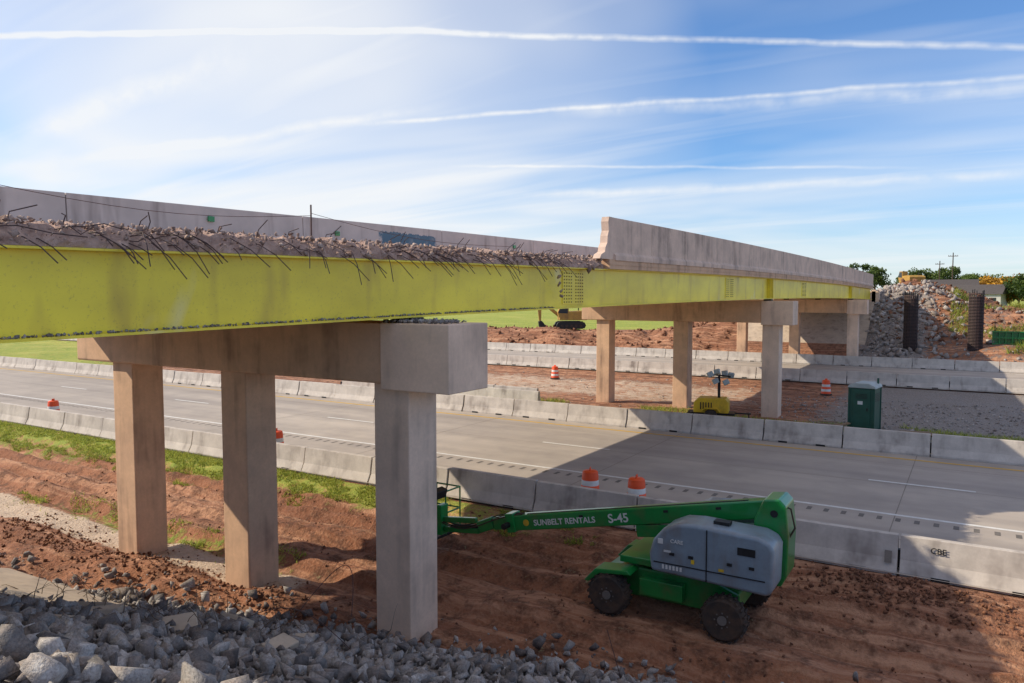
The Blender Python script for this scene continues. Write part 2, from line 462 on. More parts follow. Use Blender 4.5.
g.obj('parapet','parapet',BR,bevel=.015)
g=G()
z0=zb(20.2)
g.prism([(20.46,D+SL+z0),(20.46,D+1.5+z0),(20.12,D+1.5+z0),(20.06,D+1.36+z0),(20.10,D+1.1+z0),(20.02,D+.95+z0),(20.0,D+.75+z0),(19.88,D+.62+z0),(19.84,D+.48+z0),(19.6,D+.40+z0),(19.5,D+SL+z0)],'x',-9.28,-9.05)
g.obj('parapet_broken_end','parapet',BR)
g=G()
g.sweepY([(-9.012,D+.12),(-9.0,D+.12),(-9.0,D+.15),(-9.012,D+.15)],yb,zb); g.obj('parapet_drip_edge','conc_old',BR)
g=G()
CB=[(-15.25,D+SL+.003),(-14.8,D+SL+.003),(-14.8,D+SL+.08),(-14.92,D+SL+.35),(-14.95,D+SL+1.08),(-15.15,D+SL+1.08),(-15.18,D+SL+.35),(-15.25,D+SL+.08)]
y=-4
while y<86:
    g.sweepY(CB,[y+.01,y+3,y+5.99],zb); y+=6
def cb_mat():
    m,nt,b=newmat('centre_barrier_concrete')
    tc=nt.nodes.new('ShaderNodeTexCoord').outputs['Object']
    n1=nz(nt,tc,1.2,4,.65); col=mix(nt,mr(nt,n1,.3,.7),(.58,.53,.51),(.45,.42,.41))
    n2=nz(nt,tc,2.2,4,.6,(1,1,.15)); col=mix(nt,mr(nt,n2,.55,.75,0,.7),col,(.2,.17,.16))
    n3=nz(nt,tc,3.5,4,.7)
    sx=nt.nodes.new('ShaderNodeSeparateXYZ'); nt.links.new(tc,sx.inputs[0])
    yy=mth(nt,'ADD',sx.outputs[1],mth(nt,'MULTIPLY',n3,.8))
    f=mth(nt,'MULTIPLY',mr(nt,yy,17.4,17.5),mr(nt,yy,20.1,20.0))
    zz=mth(nt,'ADD',sx.outputs[2],mth(nt,'MULTIPLY',n3,.25))
    f=mth(nt,'MULTIPLY',f,mth(nt,'LESS_THAN',zz,8.04))
    f=mth(nt,'MULTIPLY',f,mr(nt,n3,.3,.5,.6,.95))
    col=mix(nt,f,col,(.07,.16,.24))
    nt.links.new(col,b.inputs['Base Color']); b.inputs['Roughness'].default_value=.85
    return m
M['cb']=cb_mat()
g.obj('centre_barrier','cb',BR,bevel=.012)
g=G()
for y,z in ((11.2,7.75),(15.2,7.7),(24.5,7.85)):
    g.box((-14.9,y,z),(.03,.16,.12))
g.obj('green_reflectors','green',BR)
g=G(); st=np.arange(-4,20.2,.07); vs=[];f=[]
for k_,y in enumerate(st):
    n_=mn.noise(Vector((y*1.1,0,0))); n2=mn.noise(Vector((y*4,3,0))); n3=mn.noise(Vector((y*9,7,1)))
    ox=-9.32+.18*n_+.12*n2+.07*n3; z=zb(y)+D
    tp=SL+.03+.08*n2
    ring=[(-9.9,.004),(-9.16+.03*n2,.004),(ox+.12+.06*n3,.09+.04*n2),(ox+.02-.08*n3,.16+.03*n_),(ox-.08+.09*n2,tp-.04),(ox-.28+.1*n3,tp+.05*n3),(-9.9,SL+.002)]
    vs+=[(a+random.uniform(-.035,.035)*(0<i<6),y,b_+z+random.uniform(-.03,.03)*(1<i<6)) for i,(a,b_) in enumerate(ring)]
m_=7
for k_ in range(len(st)-1):
    for i in range(m_-1): f.append((k_*m_+i,k_*m_+i+1,(k_+1)*m_+i+1,(k_+1)*m_+i))
g.raw(vs,f)
M['jag']=pm('broken_slab_face',(.62,.44,.36),(.34,.22,.18),4,.95,.9,.04,(.14,.09,.07),.7,sstretch=(1,1,1),bscale=22)
g.obj('broken_deck_edge','jag',BR)
P=[];S=[]
for i in range(3400):
    y=random.uniform(-3,19.9); n_=mn.noise(Vector((y*1.1,0,0)))
    x=-9.28+random.gauss(-.12,.2); s=.012+.06*random.random()**2.5
    if random.random()<.02: s*=1.6
    z=zb(y)+D+ (SL*random.random() if x>-9.4 else SL)+s*.3+random.random()**3*.06
    if x>-9.12: x=-9.15
    P.append((x,y,z)); S.append(s)
rocks('broken_deck_rubble',P,S,'rockpink',BR)
P=[];S=[]
for i in range(1100):
    y=random.uniform(-2,17) ; s=random.uniform(.01,.035)
    P.append((-9.3+random.uniform(.04,.18),y,zb(y)+.036+s*.5)); S.append(s)
for i in range(260):
    P.append((random.uniform(-9.6,-8.1),10.9+random.uniform(0,.8),5.5+.03)); S.append(random.uniform(.015,.07))
rocks('flange_debris',P,S,'rock',BR)
rocks('hanging_concrete',[(-9.1,17.2,6.3),(-9.08,17.3,6.12),(-9.1,17.15,6.48),(-9.08,17.25,6.0),(-9.1,18.9,6.75),(-9.1,19.2,6.8)],[.12,.1,.09,.06,.14,.11],'rockpink',BR)
g=G()
ylist=sorted([random.uniform(2.0,17.8) for _ in range(85)])
for y in ylist:
    z=zb(y)+D+random.uniform(.02,.22); L=random.uniform(.2,.6)
    a=Vector((-9.4,y-.1,z+.02)); out=random.uniform(.18,.40); fw=random.uniform(.35,1.0)*random.choice([1,1,1,1,-.3])
    b_=random.uniform(.5,1.05)
    p1=a+Vector((.22,.05,.01)); p2=p1+Vector((out*.5,fw*.5*L,-L*b_*.40)); p3=p2+Vector((out*.40,fw*.5*L,-L*b_*.60))
    g.tube([a,p1,p2,p3],.0075,5)
for i in range(22):
    y=random.uniform(2,18); z=zb(y)+D+random.uniform(.1,SL)
    l=random.uniform(.3,1.2)
    pts=[(-9.3,y,z),(-9.18,y+.33*l,z+random.uniform(-.02,.1)),(-9.14,y+.66*l,z+random.uniform(-.05,.12)),(-9.1,y+l,z+random.uniform(-.15,.05))]
    g.tube(pts,.0075,5)
for i in range(26):
    y=random.uniform(3,19); z=zb(y)+D+SL
    g.tube([(-9.5,y,z-.05),(-9.45,y+.03,z+.12),(-9.4+random.uniform(0,.2),y+random.uniform(-.1,.3),z+random.uniform(.12,.28))],.0075,5)
g.obj('exposed_rebar','rust',BR)
g=G(); 
for y,hh in ((5.2,1.30),(13.0,1.2)):
    g.tube([(-13.6,y,zb(y)+D+SL),(-13.6,y,zb(y)+D+SL+hh)],.02,6)
pts=[( -13.6,5.2+t*7.8,zb(9)+D+SL+1.0-.28*math.sin(math.pi*t)) for t in np.linspace(0,1,12)]
g.tube(pts,.006,5)
pts=[( -13.6+t*2.5,13+t*5,zb(13)+D+SL+1.0-.6*t-.2*math.sin(math.pi*t)) for t in np.linspace(0,1,12)]
g.tube(pts,.006,5)
g.obj('safety_line_posts','rust',BR)
def pier(y,zg,cx=(-18.6,-13.9,-9.04)):
    top=zb(y)-.10
    g=G(); g.prism([(y-.58,top-1.15),(y+.58,top-1.15),(y+.6,top-1.1),(y+.6,top),(y-.6,top),(y-.6,top-1.1)],'x',-19.9,-9.52)
    g.obj('pier_cap','conc_old',BR,bevel=.02)
    g=G(); g.box((-8.71,y,top-.625),(1.6,1.26,1.25)); g.obj('pier_cap_extension','conc_new',BR,bevel=.02)
    g=G()
    for x in cx[:2]: g.box((x,y,(zg+top-1.15)/2-.2),(.84,.84,top-1.15-zg+.4))
    g.obj('columns','conc_old',BR,bevel=.03)
    zt=top-1.15 if cx[2]<-9.3 else top-1.25
    g=G(); g.box((cx[2],y,(zg+zt)/2-.2),(.86,.86,zt-zg+.4)); g.obj('column_new','conc_new',BR,bevel=.025)
    g=G()
    for gx in GX: g.box((gx,y,top+.05),(.4,.35,.1))
    g.obj('bearings','dark',BR)
pier(11.4,-.8,(-18.2,-14.0,-9.42)); pier(41,-.3); pier(71.9,-.1)
g=G(); g.box((-14.6,86.9,4.9),(12.2,1.0,3.2)); g.box((-9.0,88.5,5.8),(.4,4.2,1.7)); g.box((-14.6,-3.6,4.6),(12,1.0,2.0)); g.obj('abutment','conc_new',BR,bevel=.02)
g=G(); g.prism([(76.6,-.3),(86.4,5.25),(86.4,5.4),(76.6,-.1)],'x',-20.8,-8.9); g.obj('slope_paving','pave',BR)

# ---------------------------------------------------------------- rubble
P=[];S=[]
while len(P)<12000:
    x=random.uniform(-22,-1.5); y=random.uniform(2.0,13.4); t=toe(x)
    if y>t+.3+1.1*random.random()**2: continue
    if y>t and random.random()<.5: continue
    if -17.8<x<-13.1 and 6.2<y<8.4 and random.random()<.93: continue
    q=random.random()
    s=.03+.15*q**3.2
    if random.random()<.02: s*=1.5
    P.append((x,y,h(x,y)+s*.45+.06*random.random())); S.append(s)
rocks('rubble_slope',P,S,'rock')
P=[];S=[]
for i in range(6500):
    x=random.uniform(-28,4); y=random.uniform(9,17.6)
    if y<toe(x): continue
    if y>16.4 and random.random()<.6: continue
    if mn.noise(Vector((x*.7,y*.9,1)))<-.05: continue
    s=.01+.05*random.random()**3
    P.append((x,y,h(x,y)+s*.3)); S.append(s)
for i in range(600):
    a=random.gauss(0,1.3);b=random.gauss(0,.35); x=-1.2+a;y=17.0+b
    if y>17.9: continue
    s=random.uniform(.02,.07); P.append((x,y,h(x,y)+s*.4)); S.append(s)
for i in range(900):
    x=random.uniform(-24,-11.5); y=10.6+random.gauss(0,.4)
    s=random.uniform(.015,.07); P.append((x,y,h(x,y)+s*.4)); S.append(s)
rocks('dirt_clods',P,S,'clod')
P=[];S=[]
for i in range(4600):
    x=random.uniform(-11,8); y=random.uniform(34,50)
    if random.random()>ss(-12,-5,x): continue
    s=.02+.09*random.random()**2.5; P.append((x,y,h(x,y)+s*.3)); S.append(s)
for i in range(700):
    x=random.uniform(-40,-8); y=random.uniform(34,54)
    s=.03+.07*random.random()**3; P.append((x,y,h(x,y)+s*.3)); S.append(s)
rocks('gravel',P,S,'gravel')
P=[];S=[]
for i in range(4600):
    x=random.uniform(-9,10); y=random.uniform(75.5,95)
    if random.random()>ss(1,-7,x)+.12: continue
    s=.06+.40*random.random()**3.0; P.append((x,y,h(x,y)+s*.3)); S.append(s)
rocks('embankment_rubble',P,S,'gravel')
P=[];S=[]
for i in range(3800):
    x=random.uniform(-70,14) if i<2600 else random.uniform(-8,12); y=random.uniform(74,86) if x<-22 else random.uniform(80,100)
    if -22<x<-8: continue
    s=.06+.28*random.random()**2.6; P.append((x,y,h(x,y)+s*.3)); S.append(s)
rocks('dirt_spoil',P,S,'clod')
e=empty('broken_concrete_slab')
for (x,y,dx,dy,rz,rx) in ((-15.6,7.35,4.4,1.7,.04,-.38),(-12.6,6.9,1.0,.7,.5,-.5),(-11.0,6.2,.55,.35,.8,-.2),(-12.4,5.6,.6,.4,.3,-.5),(-8.6,7.9,.35,.3,.6,-.2),(-7.6,6.6,.4,.3,1.6,.2),(-10.6,8.3,.5,.3,.1,-.6),(-9.4,6.4,.45,.35,1.0,.3),(-10.2,5.2,.5,.3,.4,-.4)):
    G().box((x,y,h(x,y)+.14),(dx,dy,.12),(rx,.0,rz)).obj('slab','pave',e,bevel=.02)
g=G()
for i in range(90):
    x=random.uniform(-15,-8.5); y=toe(x)-random.uniform(.8,4.5); z=h(x,y)+.05
    p=Vector((x,y,z)); pts=[p]; d=Vector((random.uniform(-1,1),random.uniform(-.5,.5),random.uniform(.2,1))).normalized()
    for k_ in range(5): 
        p=p+d*random.uniform(.08,.2); d=(d+Vector((random.uniform(-.4,.4),random.uniform(-.4,.4),random.uniform(-.45,.15)))).normalized(); pts.append(p)
    g.tube(pts,[.008,.007,.006,.004,.003,.002],4)
g.obj('dry_branches','twig')
g=G()
pts=[(-10.2+1.3*t,9.2+.6*math.sin(t*3),.25+.9*math.sin(math.pi*t*.9)+h(-9,9.2)*.2) for t in np.linspace(0,1,14)]
g.tube(pts,.007,5)
pts=[(-9.9+2.2*t,8.0,.8+.35*math.sin(math.pi*t)) for t in np.linspace(0,1,10)]
g.tube(pts,.007,5)
pts=[(-4.9-.3*t,11.6,-.6+.9*t) for t in np.linspace(0,1,6)]; g.tube(pts,.007,5)
g.obj('loose_rebar_wire','rust')

def blades(name,pts,hmin,hmax,mat='grass'):
    pts=np.array(pts); n=len(pts); a=rng.random(n)*6.28; H=hmin+(hmax-hmin)*rng.random(n)**1.5; w=.012+.5*H*.08
    dx=np.cos(a)*w; dy=np.sin(a)*w; lean=rng.normal(size=(n,2))*H[:,None]*.7
    v=np.zeros((n,3,3)); v[:,0]=pts-np.stack([dx,dy,np.zeros(n)],1); v[:,1]=pts+np.stack([dx,dy,np.zeros(n)],1)
    v[:,2]=pts+np.stack([lean[:,0],lean[:,1],H],1)
    tri_mesh(name,v.reshape(-1,3),np.arange(3*n).reshape(n,3),np.repeat(rng.random(n),3),mat)
pts=[]
while len(pts)<52000:
    x=-8-62*random.random()**1.2; y=random.uniform(15.6,18.0)
    if mn.noise(Vector((x*.8,y*2.2,2)))+.25*mn.noise(Vector((x*4,y*4,2)))<.35-(y-15.9-.7*ss(-22,-14,x))*.42: continue
    if x>-14 and mn.noise(Vector((x*.8,y*1.2,9)))<.1: continue
    pts.append((x,y,h(x,y)-.01))
for i in range(6000):
    x=random.uniform(-27,-14); y=random.gauss(12.7,.28)
    if mn.noise(Vector((x*.9,y*1.4,5)))<.12: continue
    pts.append((x,y,h(x,y)-.01))
blades('grass',pts,.04,.14)
pts=[]
while len(pts)<16000:
    x=random.uniform(-30,2); y=random.uniform(33,40)
    if mn.noise(Vector((x*.3,y*.5,2)))<.08: continue
    pts.append((x,y,h(x,y)-.01))
blades('grass',pts,.06,.28)
pts=[]
while len(pts)<9000:
    x=random.uniform(-2,24); y=random.uniform(77,96)
    if mn.noise(Vector((x*.2,y*.3,2)))<.15: continue
    pts.append((x,y,h(x,y)-.01))
blades('grass',pts,.2,.8)

# ---------------------------------------------------------------- traffic barrels
def barrel(x,y,z=0):
    e=empty('traffic_barrel',(x,y,z),random.uniform(0,6))
    hs=[.07,.22,.37,.52,.67,.82]; r=[.30,.285,.27,.255,.245,.235]
    for i in range(5):
        G().lathe([(r[i],hs[i]),(r[i]-.006,hs[i+1]-.012),(r[i+1],hs[i+1])],(0,0,0),n=20).obj('band_%d'%i,'orange' if i%2==0 else 'white',e,smooth=True)
    G().lathe([(.235,.82),(.225,.9),(.19,.93),(.05,.94)],(0,0,0),n=20).obj('top','orange',e,smooth=True)
    G().box((0,0,.985),(.16,.03,.09)).obj('handle','orange',e,bevel=.01)
    G().lathe([(.37,0),(.37,.05),(.31,.08)],(0,0,0),n=16).obj('rubber_base','black',e)
for p in ((-9.4,19.7),(-7.9,19.55),(-22.3,19.4),(-38,19.4),(-7.9,51,-.25),(-27,50.3,-.25),(-56,48,-.2),(-70,46,-.2)): barrel(p[0],p[1],0 if p[1]<20 else p[2])

# ---------------------------------------------------------------- portable toilet
e=empty('portable_toilet',(-4.3,38.9,h(-4.3,38.9)-.02),R(-8))
G().box((0,0,1.08),(1.1,1.15,2.0)).obj('cabin','toilet',e,bevel=.04)
G().prism([(-.62,2.08),(.62,2.08),(.58,2.2),(.3,2.32),(-.3,2.32),(-.58,2.2)],'y',-.63,.63).obj('roof','toiletroof',e,bevel=.03)
G().box((0,-.59,1.08),(.78,.04,1.8)).obj('door','toilet',e,bevel=.015)
g=G(); 
for i in range(4): g.box((0,-.615,1.62+i*.06),(.5,.012,.02))
for i in range(5): g.box((.56,0,1.5+i*.08),(.012,.8,.025))
g.box((.26,-.62,1.1),(.05,.03,.14)); g.obj('vents_latch','dark',e)
G().box((-.05,-.613,1.4),(.22,.008,.16)).obj('label','white',e)
G().box((0,0,.05),(1.2,1.25,.1)).obj('skid','dark',e)
g=G()
for sx in(-1,1):
    for sy in(-1,1): g.box((sx*.55,sy*.575,1.08),(.07,.07,2.02))
g.tube([(.45,.45,2.2),(.45,.45,2.5)],.05,8); g.obj('corner_posts_vent','toilet',e)

# ---------------------------------------------------------------- light tower
e=empty('mobile_light_tower',(-11.2,37.6,h(-11.2,37.6)),R(12))
G().prism([(-.85,.45),(.85,.45),(.85,1.0),(.7,1.18),(-.6,1.18),(-.85,.95)],'y',-.5,.5).obj('body','yellow',e,bevel=.04)
G().box((0,0,.4),(2.3,.9,.1)).obj('frame','dark',e)
g=G()
for sy in(-1,1): g.lathe([(.12,-.09),(.3,-.09),(.33,-.05),(.33,.05),(.3,.09),(.12,.09)],(0,sy*.66,.33),'y',18)
g.obj('wheels','black',e,smooth=True)
g=G()
for sy in(-1,1): g.prism([(-.45,.55),(-.3,.72),(.3,.72),(.45,.55),(.3,.68),(-.3,.68)],'y',sy*.66-.13,sy*.66+.13)
g.obj('fenders','yellow',e)
g=G(); g.tube([(1.1,0,.42),(1.9,0,.42)],.04,8); g.tube([(1.8,0,.45),(1.8,0,.0)],.03,8)
g.box((.35,0,1.6),(.13,.13,1.0)); g.box((.35,0,2.15),(.1,.1,.4)); g.tube([(.35,-.7,2.3),(.35,.7,2.3)],.03,8); g.tube([(-.2,0,2.35),(.9,0,2.25)],.04,8)
for i in range(5): g.box((-.5+i*.13,-.51,.8),(.05,.02,.35))
g.obj('mast_drawbar','dark',e)
g=G()
for xx2,yy2,zz in ((-.15,-.6,2.4),(.15,-.2,2.5),(.5,.2,2.4),(.8,.3,2.3),(.1,-.4,2.05),(.6,-.3,2.0)):
    g.box((xx2+.1,yy2,zz),(.30,.16,.26),(random.uniform(-.5,.5),random.uniform(-.5,.5),random.uniform(-.5,.5)))
g.obj('lamp_heads','toiletroof',e,bevel=.03)

# ---------------------------------------------------------------- boom lift
gz=-.45
L=empty('boom_lift',(-5.05,14.85,gz))
def wheel(x,y,sgn,name):
    g=G(); g.lathe([(.22,-.155),(.36,-.17),(.405,-.13),(.42,-.06),(.42,.06),(.405,.13),(.36,.17),(.22,.155)],(x,y,.42),'y',32)
    for i in range(20):
        a=2*math.pi*i/20
        for s2,o in((-1,0),(1,math.pi/20)):
            aa=a+o; g.box((x+.42*math.cos(aa),y+s2*.075,.42+.42*math.sin(aa)),(.035,.15,.05),(0,-aa,0.0))
    g.obj(name+'_tire','black',L)
    g=G(); g.lathe([(.05,-.02),(.20,-.02),(.235,.03),(.235,.05),(.225,.055),(.2,.0)],(x,y+sgn*.115,.42),'y',24)
    g.lathe([(.09,-.06),(.09,.06),(.04,.07)],(x,y+sgn*.12,.42),'y',12)
    for i in range(8):
        a=i*math.pi/4; g.box((x+.14*math.cos(a),y+sgn*.15,.42+.14*math.sin(a)),(.025,.03,.025))
    g.obj(name+'_rim','rumble',L)
for n_,(x,y,s_) in {'wheel_fl':(1.22,-.97,-1),'wheel_rl':(-1.12,-.97,-1),'wheel_fr':(1.22,.97,1),'wheel_rr':(-1.12,.97,1)}.items(): wheel(x,y,s_,n_)
G().prism([(-1.35,.45),(-1.2,.32),(1.2,.32),(1.4,.45),(1.4,.78),(1.0,.93),(-1.0,.93),(-1.4,.8)],'y',-.62,.62).obj('chassis','green',L,bevel=.04)
g=G()
for s_ in(-1.12,1.22):
    g.box((s_,0,.42),(.2,1.6,.2)); g.box((s_,-.7,.5),(.34,.2,.34)); g.box((s_,.7,.5),(.34,.2,.34))
g.obj('axles','dark',L,bevel=.02)
g=G(); g.prism([(-1.65,.62),(-1.4,.9),(-.7,.98),(-.62,.9),(-1.3,.82),(-1.55,.6)],'y',-1.1,-.62); g.prism([(-1.65,.62),(-1.4,.9),(-.7,.98),(-.62,.9),(-1.3,.82),(-1.55,.6)],'y',.62,1.1)
g.box((-.1,-.72,.62),(.9,.2,.34)); g.obj('fenders_toolbox','green',L,bevel=.02)
G().lathe([(.5,.93),(.5,1.0),(.46,1.04)],(0,0,0),n=28).obj('slew_ring','dark',L)
G().prism([(-1.0,1.02),(1.9,1.02),(2.05,1.1),(2.05,1.2),(-1.0,1.16)],'y',-.75,.75).obj('turntable_deck','green',L,bevel=.02)
def hood(y0,y1,name,xe=0):
    prof=[(-.18,1.12),(2.02-xe,1.04),(2.12-xe,1.14),(2.14-xe,1.88),(2.06-xe,2.02),(1.85-xe,2.10),(.7,2.15),(.35,2.12),(.06,1.98),(-.14,1.74),(-.22,1.45)]
    return G().prism(prof,'y',y0,y1).obj(name,'hood',L,bevel=.09,seg=5,smooth=True)
hood(-1.16,-.38,'engine_hood'); hood(.38,1.16,'tank_hood',.5)
g=G()
g.box((.92,-1.166,1.60),(.018,.02,.98)); g.box((.94,-1.166,1.32),(2.1,.02,.018))
for x in(.25,.62,1.35,1.75): g.box((x,-1.17,1.52),(.09,.03,.05))
g.box((1.65,-1.168,1.80),(.32,.012,.14))
g.box((1.1,-.75,2.165),(.3,.2,.06))
g.obj('hood_seams_latches','dark',L)
g=G()
for i in range(6): g.box((.08+i*.07,-1.172,1.25),(.04,.012,.08))
g.box((.02,-1.17,1.74),(.1,.01,.1)); g.box((.16,-1.172,1.56),(.14,.01,.04)); g.obj('hood_decals','white',L)
text('hood_fleet_mark','CARE',(.22,-1.176,1.74),(R(90),0,0),.10,'white',L)
g=G(); g.box((.66,-1.17,1.44),(.06,.012,.08)); g.box((1.2,-1.17,1.38),(.1,.012,.05)); g.obj('warning_decals','yellow',L)
G().prism([(1.55,.98),(2.10,.98),(2.20,1.2),(2.22,2.0),(2.16,2.52),(2.04,2.64),(1.75,2.60),(1.58,2.2)],'y',-.36,.36).obj('counterweight_riser','green',L,bevel=.03)
BX0,BZ0,BX1,BZ1=-4.0,1.17,2.05,2.42
th=math.atan2(BZ1-BZ0,BX1-BX0)
def beam(x0,z0,x1,z1,w,hh,y,name,mat,bevel=.02):
    c=((x0+x1)/2,y,(z0+z1)/2); ln=math.hypot(x1-x0,z1-z0); a=-math.atan2(z1-z0,x1-x0)
    return G().box(c,(ln,w,hh),(0,a,0)).obj(name,mat,L,bevel=bevel)
beam(BX0,BZ0,BX1,BZ1,.30,.36,0,'main_boom','green',.03)
beam(-4.5,1.065,-3.9,1.19,.23,.28,0,'boom_extension','green')
beam(-.9,1.50,1.9,1.92,.26,.26,0,'lower_riser','green')
beam(-.2,1.28,1.6,1.58,.12,.12,.0,'lift_cylinder','dark',.01)
beam(-3.6,1.43,1.4,2.465,.05,.035,-.06,'hose_carrier','dark',.005)
g=G()
for (x,z) in ((1.95,2.36),(1.9,1.9),(-4.05,1.14)):
    g.lathe([(.07,-.375),(.07,.375)],(x,0,z),'y',16)
for t in (.3,.62,.8):
    g.box((BX0+6.05*t,-.156,BZ0+1.25*t+.08),(.1,.012,.05),(0,-th,0))
g.obj('pivot_pins','dark',L)
G().box((-4.0,0,1.18),(.22,.36,.44),(0,-th,0)).obj('boom_collar','green',L,bevel=.02)
beam(-4.55,1.08,-4.95,.9,.2,.28,0,'jib_knuckle','green')
beam(-5.05,1.04,-6.05,.92,.12,.13,0,'jib_upper','green'); beam(-4.95,.80,-6.0,.68,.12,.13,0,'jib_lower','green')
beam(-4.75,.94,-5.8,.78,.08,.08,0.0,'jib_cylinder','dark',.005)
G().box((-6.08,0,.92),(.14,.3,.75)).obj('platform_rotator','green',L,bevel=.02)
g=G()
X0,X1,Y0,Y1=-6.95,-6.2,-.92,.92; z0=.42
for z in(z0+.1,z0+.55,z0+1.1):
    g.tube([(X0,Y0,z),(X1,Y0,z),(X1,Y1,z),(X0,Y1,z),(X0,Y0,z)],.022,8)
for x in(X0,X1):
    for y in(Y0,-.3,.3,Y1): g.tube([(x,y,z0),(x,y,z0+1.1)],.02,8)
g.obj('platform_rails','green',L,smooth=True)
G().box(((X0+X1)/2,0,z0),(.78,1.86,.07)).obj('platform_floor','dark',L)
G().box((-6.25,0,z0+1.1),(.2,.6,.22),(0,.3,0)).obj('platform_controls','dark',L,bevel=.02)
g=G()
for k_ in range(3):
    pts=[(-3.7-2.4*t,-.12+.06*k_,1.43-.5*t+(-.22+.04*k_)*math.sin(math.pi*t)+.1*math.sin(6*t)) for t in np.linspace(0,1,14)]
    g.tube(pts,.014,6)
pts=[(1.95,-.2,2.55),(2.22,-.2,2.45),(2.30,-.2,2.1),(2.15,-.2,1.8)]; g.tube(pts,.018,6)
g.obj('hydraulic_hoses','black',L)
ty=-.153
def bp(t): return (BX0+6.05*t,ty,BZ0+1.25*t)
text('boom_lettering','SUNBELT RENTALS',(bp(.105)[0],ty-.002,bp(.105)[2]-.075),(R(90),-th,0),.185,'white',L)
text('boom_model_mark','S-45',(bp(.41)[0],ty-.002,bp(.41)[2]-.10),(R(90),-th,0),.27,'white',L)
g=G(); g.lathe([(.075,-.01),(.075,.0)],(bp(.07)[0],ty,bp(.07)[2]),'y',16); g.obj('boom_badge','yellow',L)
# ---------------------------------------------------------------- excavator
def excavator(loc,rz,s=1,mat='brown'):
    e=empty('tracked_excavator',loc,rz); e.scale=(s,s,s)
    for sy in(-1,1):
        pr=[(-1.9,.45),(-1.75,.1),(-1.4,0),(1.4,0),(1.75,.1),(1.9,.45),(1.7,.82),(1.4,.9),(-1.4,.9),(-1.7,.82)]
        G().prism(pr,'y',sy*1.15-.28,sy*1.15+.28).obj('track','dark',e,bevel=.04)
        g=G()
        for i in range(22): g.box((-1.45+i*.138,sy*1.15,.92),(.05,.6,.05)); g.box((-1.45+i*.138,sy*1.15,.0),(.05,.6,.05))
        for i in range(5): g.lathe([(.2,-.3),(.2,.3)],(-1.2+i*.6,sy*1.15,.35),'y',12)
        g.obj('track_shoes','black',e)
    G().box((0,0,.75),(1.6,1.9,.4)).obj('carbody','dark',e)
    G().prism([(-2.1,1.1),(1.5,1.1),(1.5,1.5),(.5,1.6),(.4,2.2),(-1.6,2.3),(-2.2,2.0)],'y',-1.3,1.3).obj('house',mat,e,bevel=.06)
    G().prism([(.3,1.5),(1.6,1.5),(1.75,2.1),(1.35,3.0),(.35,3.0)],'y',.4,1.3).obj('cab',mat,e,bevel=.04)
    G().prism([(.45,1.95),(1.6,2.0),(1.68,2.15),(1.3,2.85),(.45,2.85)],'y',.38,1.32).obj('cab_windows','glass',e)
    G().prism([(.9,1.5),(1.3,1.3),(2.9,2.6),(4.0,2.3),(4.1,2.55),(2.8,3.0),(2.5,2.8)],'y',-.35,.05).obj('boom',mat,e,bevel=.03)
    G().prism([(3.8,2.8),(4.2,2.7),(4.0,.9),(3.75,.8),(3.7,2.4)],'y',-.3,.0).obj('stick',mat,e,bevel=.03)
    G().prism([(3.7,1.0),(4.1,.9),(4.0,.2),(3.4,.0),(2.9,.4),(3.3,.5),(3.5,.8)],'y',-.65,.35).obj('bucket','dark',e,bevel=.03)
    g=G(); g.tube([(1.3,-.15,1.6),(2.6,-.15,2.5)],.09,8); g.tube([(2.8,-.15,3.1),(3.9,-.15,2.8)],.08,8); g.tube([(-1.2,-.6,2.2),(-1.2,-.6,2.75)],.07,8); g.obj('cylinders_exhaust','dark',e)
excavator((-42.5,83,h(-42.5,83)+.1),R(215),.95)
excavator((-6.5,100,h(-6.5,100)-.1),R(120),.7)
def cage(x,y):
    z=h(x,y)-.3; e=empty('rebar_cage',(x,y,z)); g=G(); Hh=5.2
    for i in range(20):
        a=2*math.pi*i/20; g.tube([(.55*math.cos(a),.55*math.sin(a),0),(.55*math.cos(a),.55*math.sin(a),Hh+random.uniform(-.1,.4))],.035,5)
    g.obj('vertical_bars','dark',e)
    g=G()
    for k_ in range(40):
        zz=.1+k_*Hh/40; g.tube([(.59*math.cos(a),.59*math.sin(a),zz) for a in np.linspace(0,6.283,17)],.035,4)
    g.obj('hoops','rust',e)
    g=G(); g.lathe([(.5,0),(.5,Hh-.3)],(0,0,0),n=16); g.obj('inner_casing','dark',e)
cage(-5,78.3); cage(.1,78.3)
e=empty('steel_formwork',(4.6,79.5,h(4.6,79.5)+.2),R(5))
g=G()
for z in(0,.55,1.1): g.box((0,0,z),(6.5,.25,.1))
for i in range(14): g.box((-3.2+i*.49,0,.55),(.08,.2,1.1))
g.obj('walers_studs','green',e); G().box((0,.16,.55),(6.4,.03,1.15)).obj('form_panel','green',e)
e=empty('wood_pallet',(-2.0,38.0,h(-2,38)+.05),R(20))
g=G()
for i in range(6): g.box((0,-.45+i*.18,.14),(1.2,.11,.022))
for i in range(3): g.box((-.5+i*.5,0,.07),(.09,1.0,.1))
g.obj('boards','wood',e)
e=empty('lumber_pile',(-.2,36.6,h(-.2,36.6)+.03),R(-10)); g=G()
for i in range(9): g.box((random.uniform(-.2,.2),random.uniform(-.4,.4),.04+.05*(i//3)),(random.uniform(1.2,2.4),.12,.045),(0,0,random.uniform(-.3,.3)))
g.obj('planks','wood',e)
e=empty('lumber_pile',(-5.6,37.7,h(-5.6,37.7)+.03),R(50)); g=G()
for i in range(6): g.box((random.uniform(-.2,.2),random.uniform(-.3,.3),.04+.06*i),(random.uniform(1.2,1.8),.2,.05),(0,random.uniform(-.2,.2),random.uniform(-.5,.5)))
g.obj('planks','wood',e)

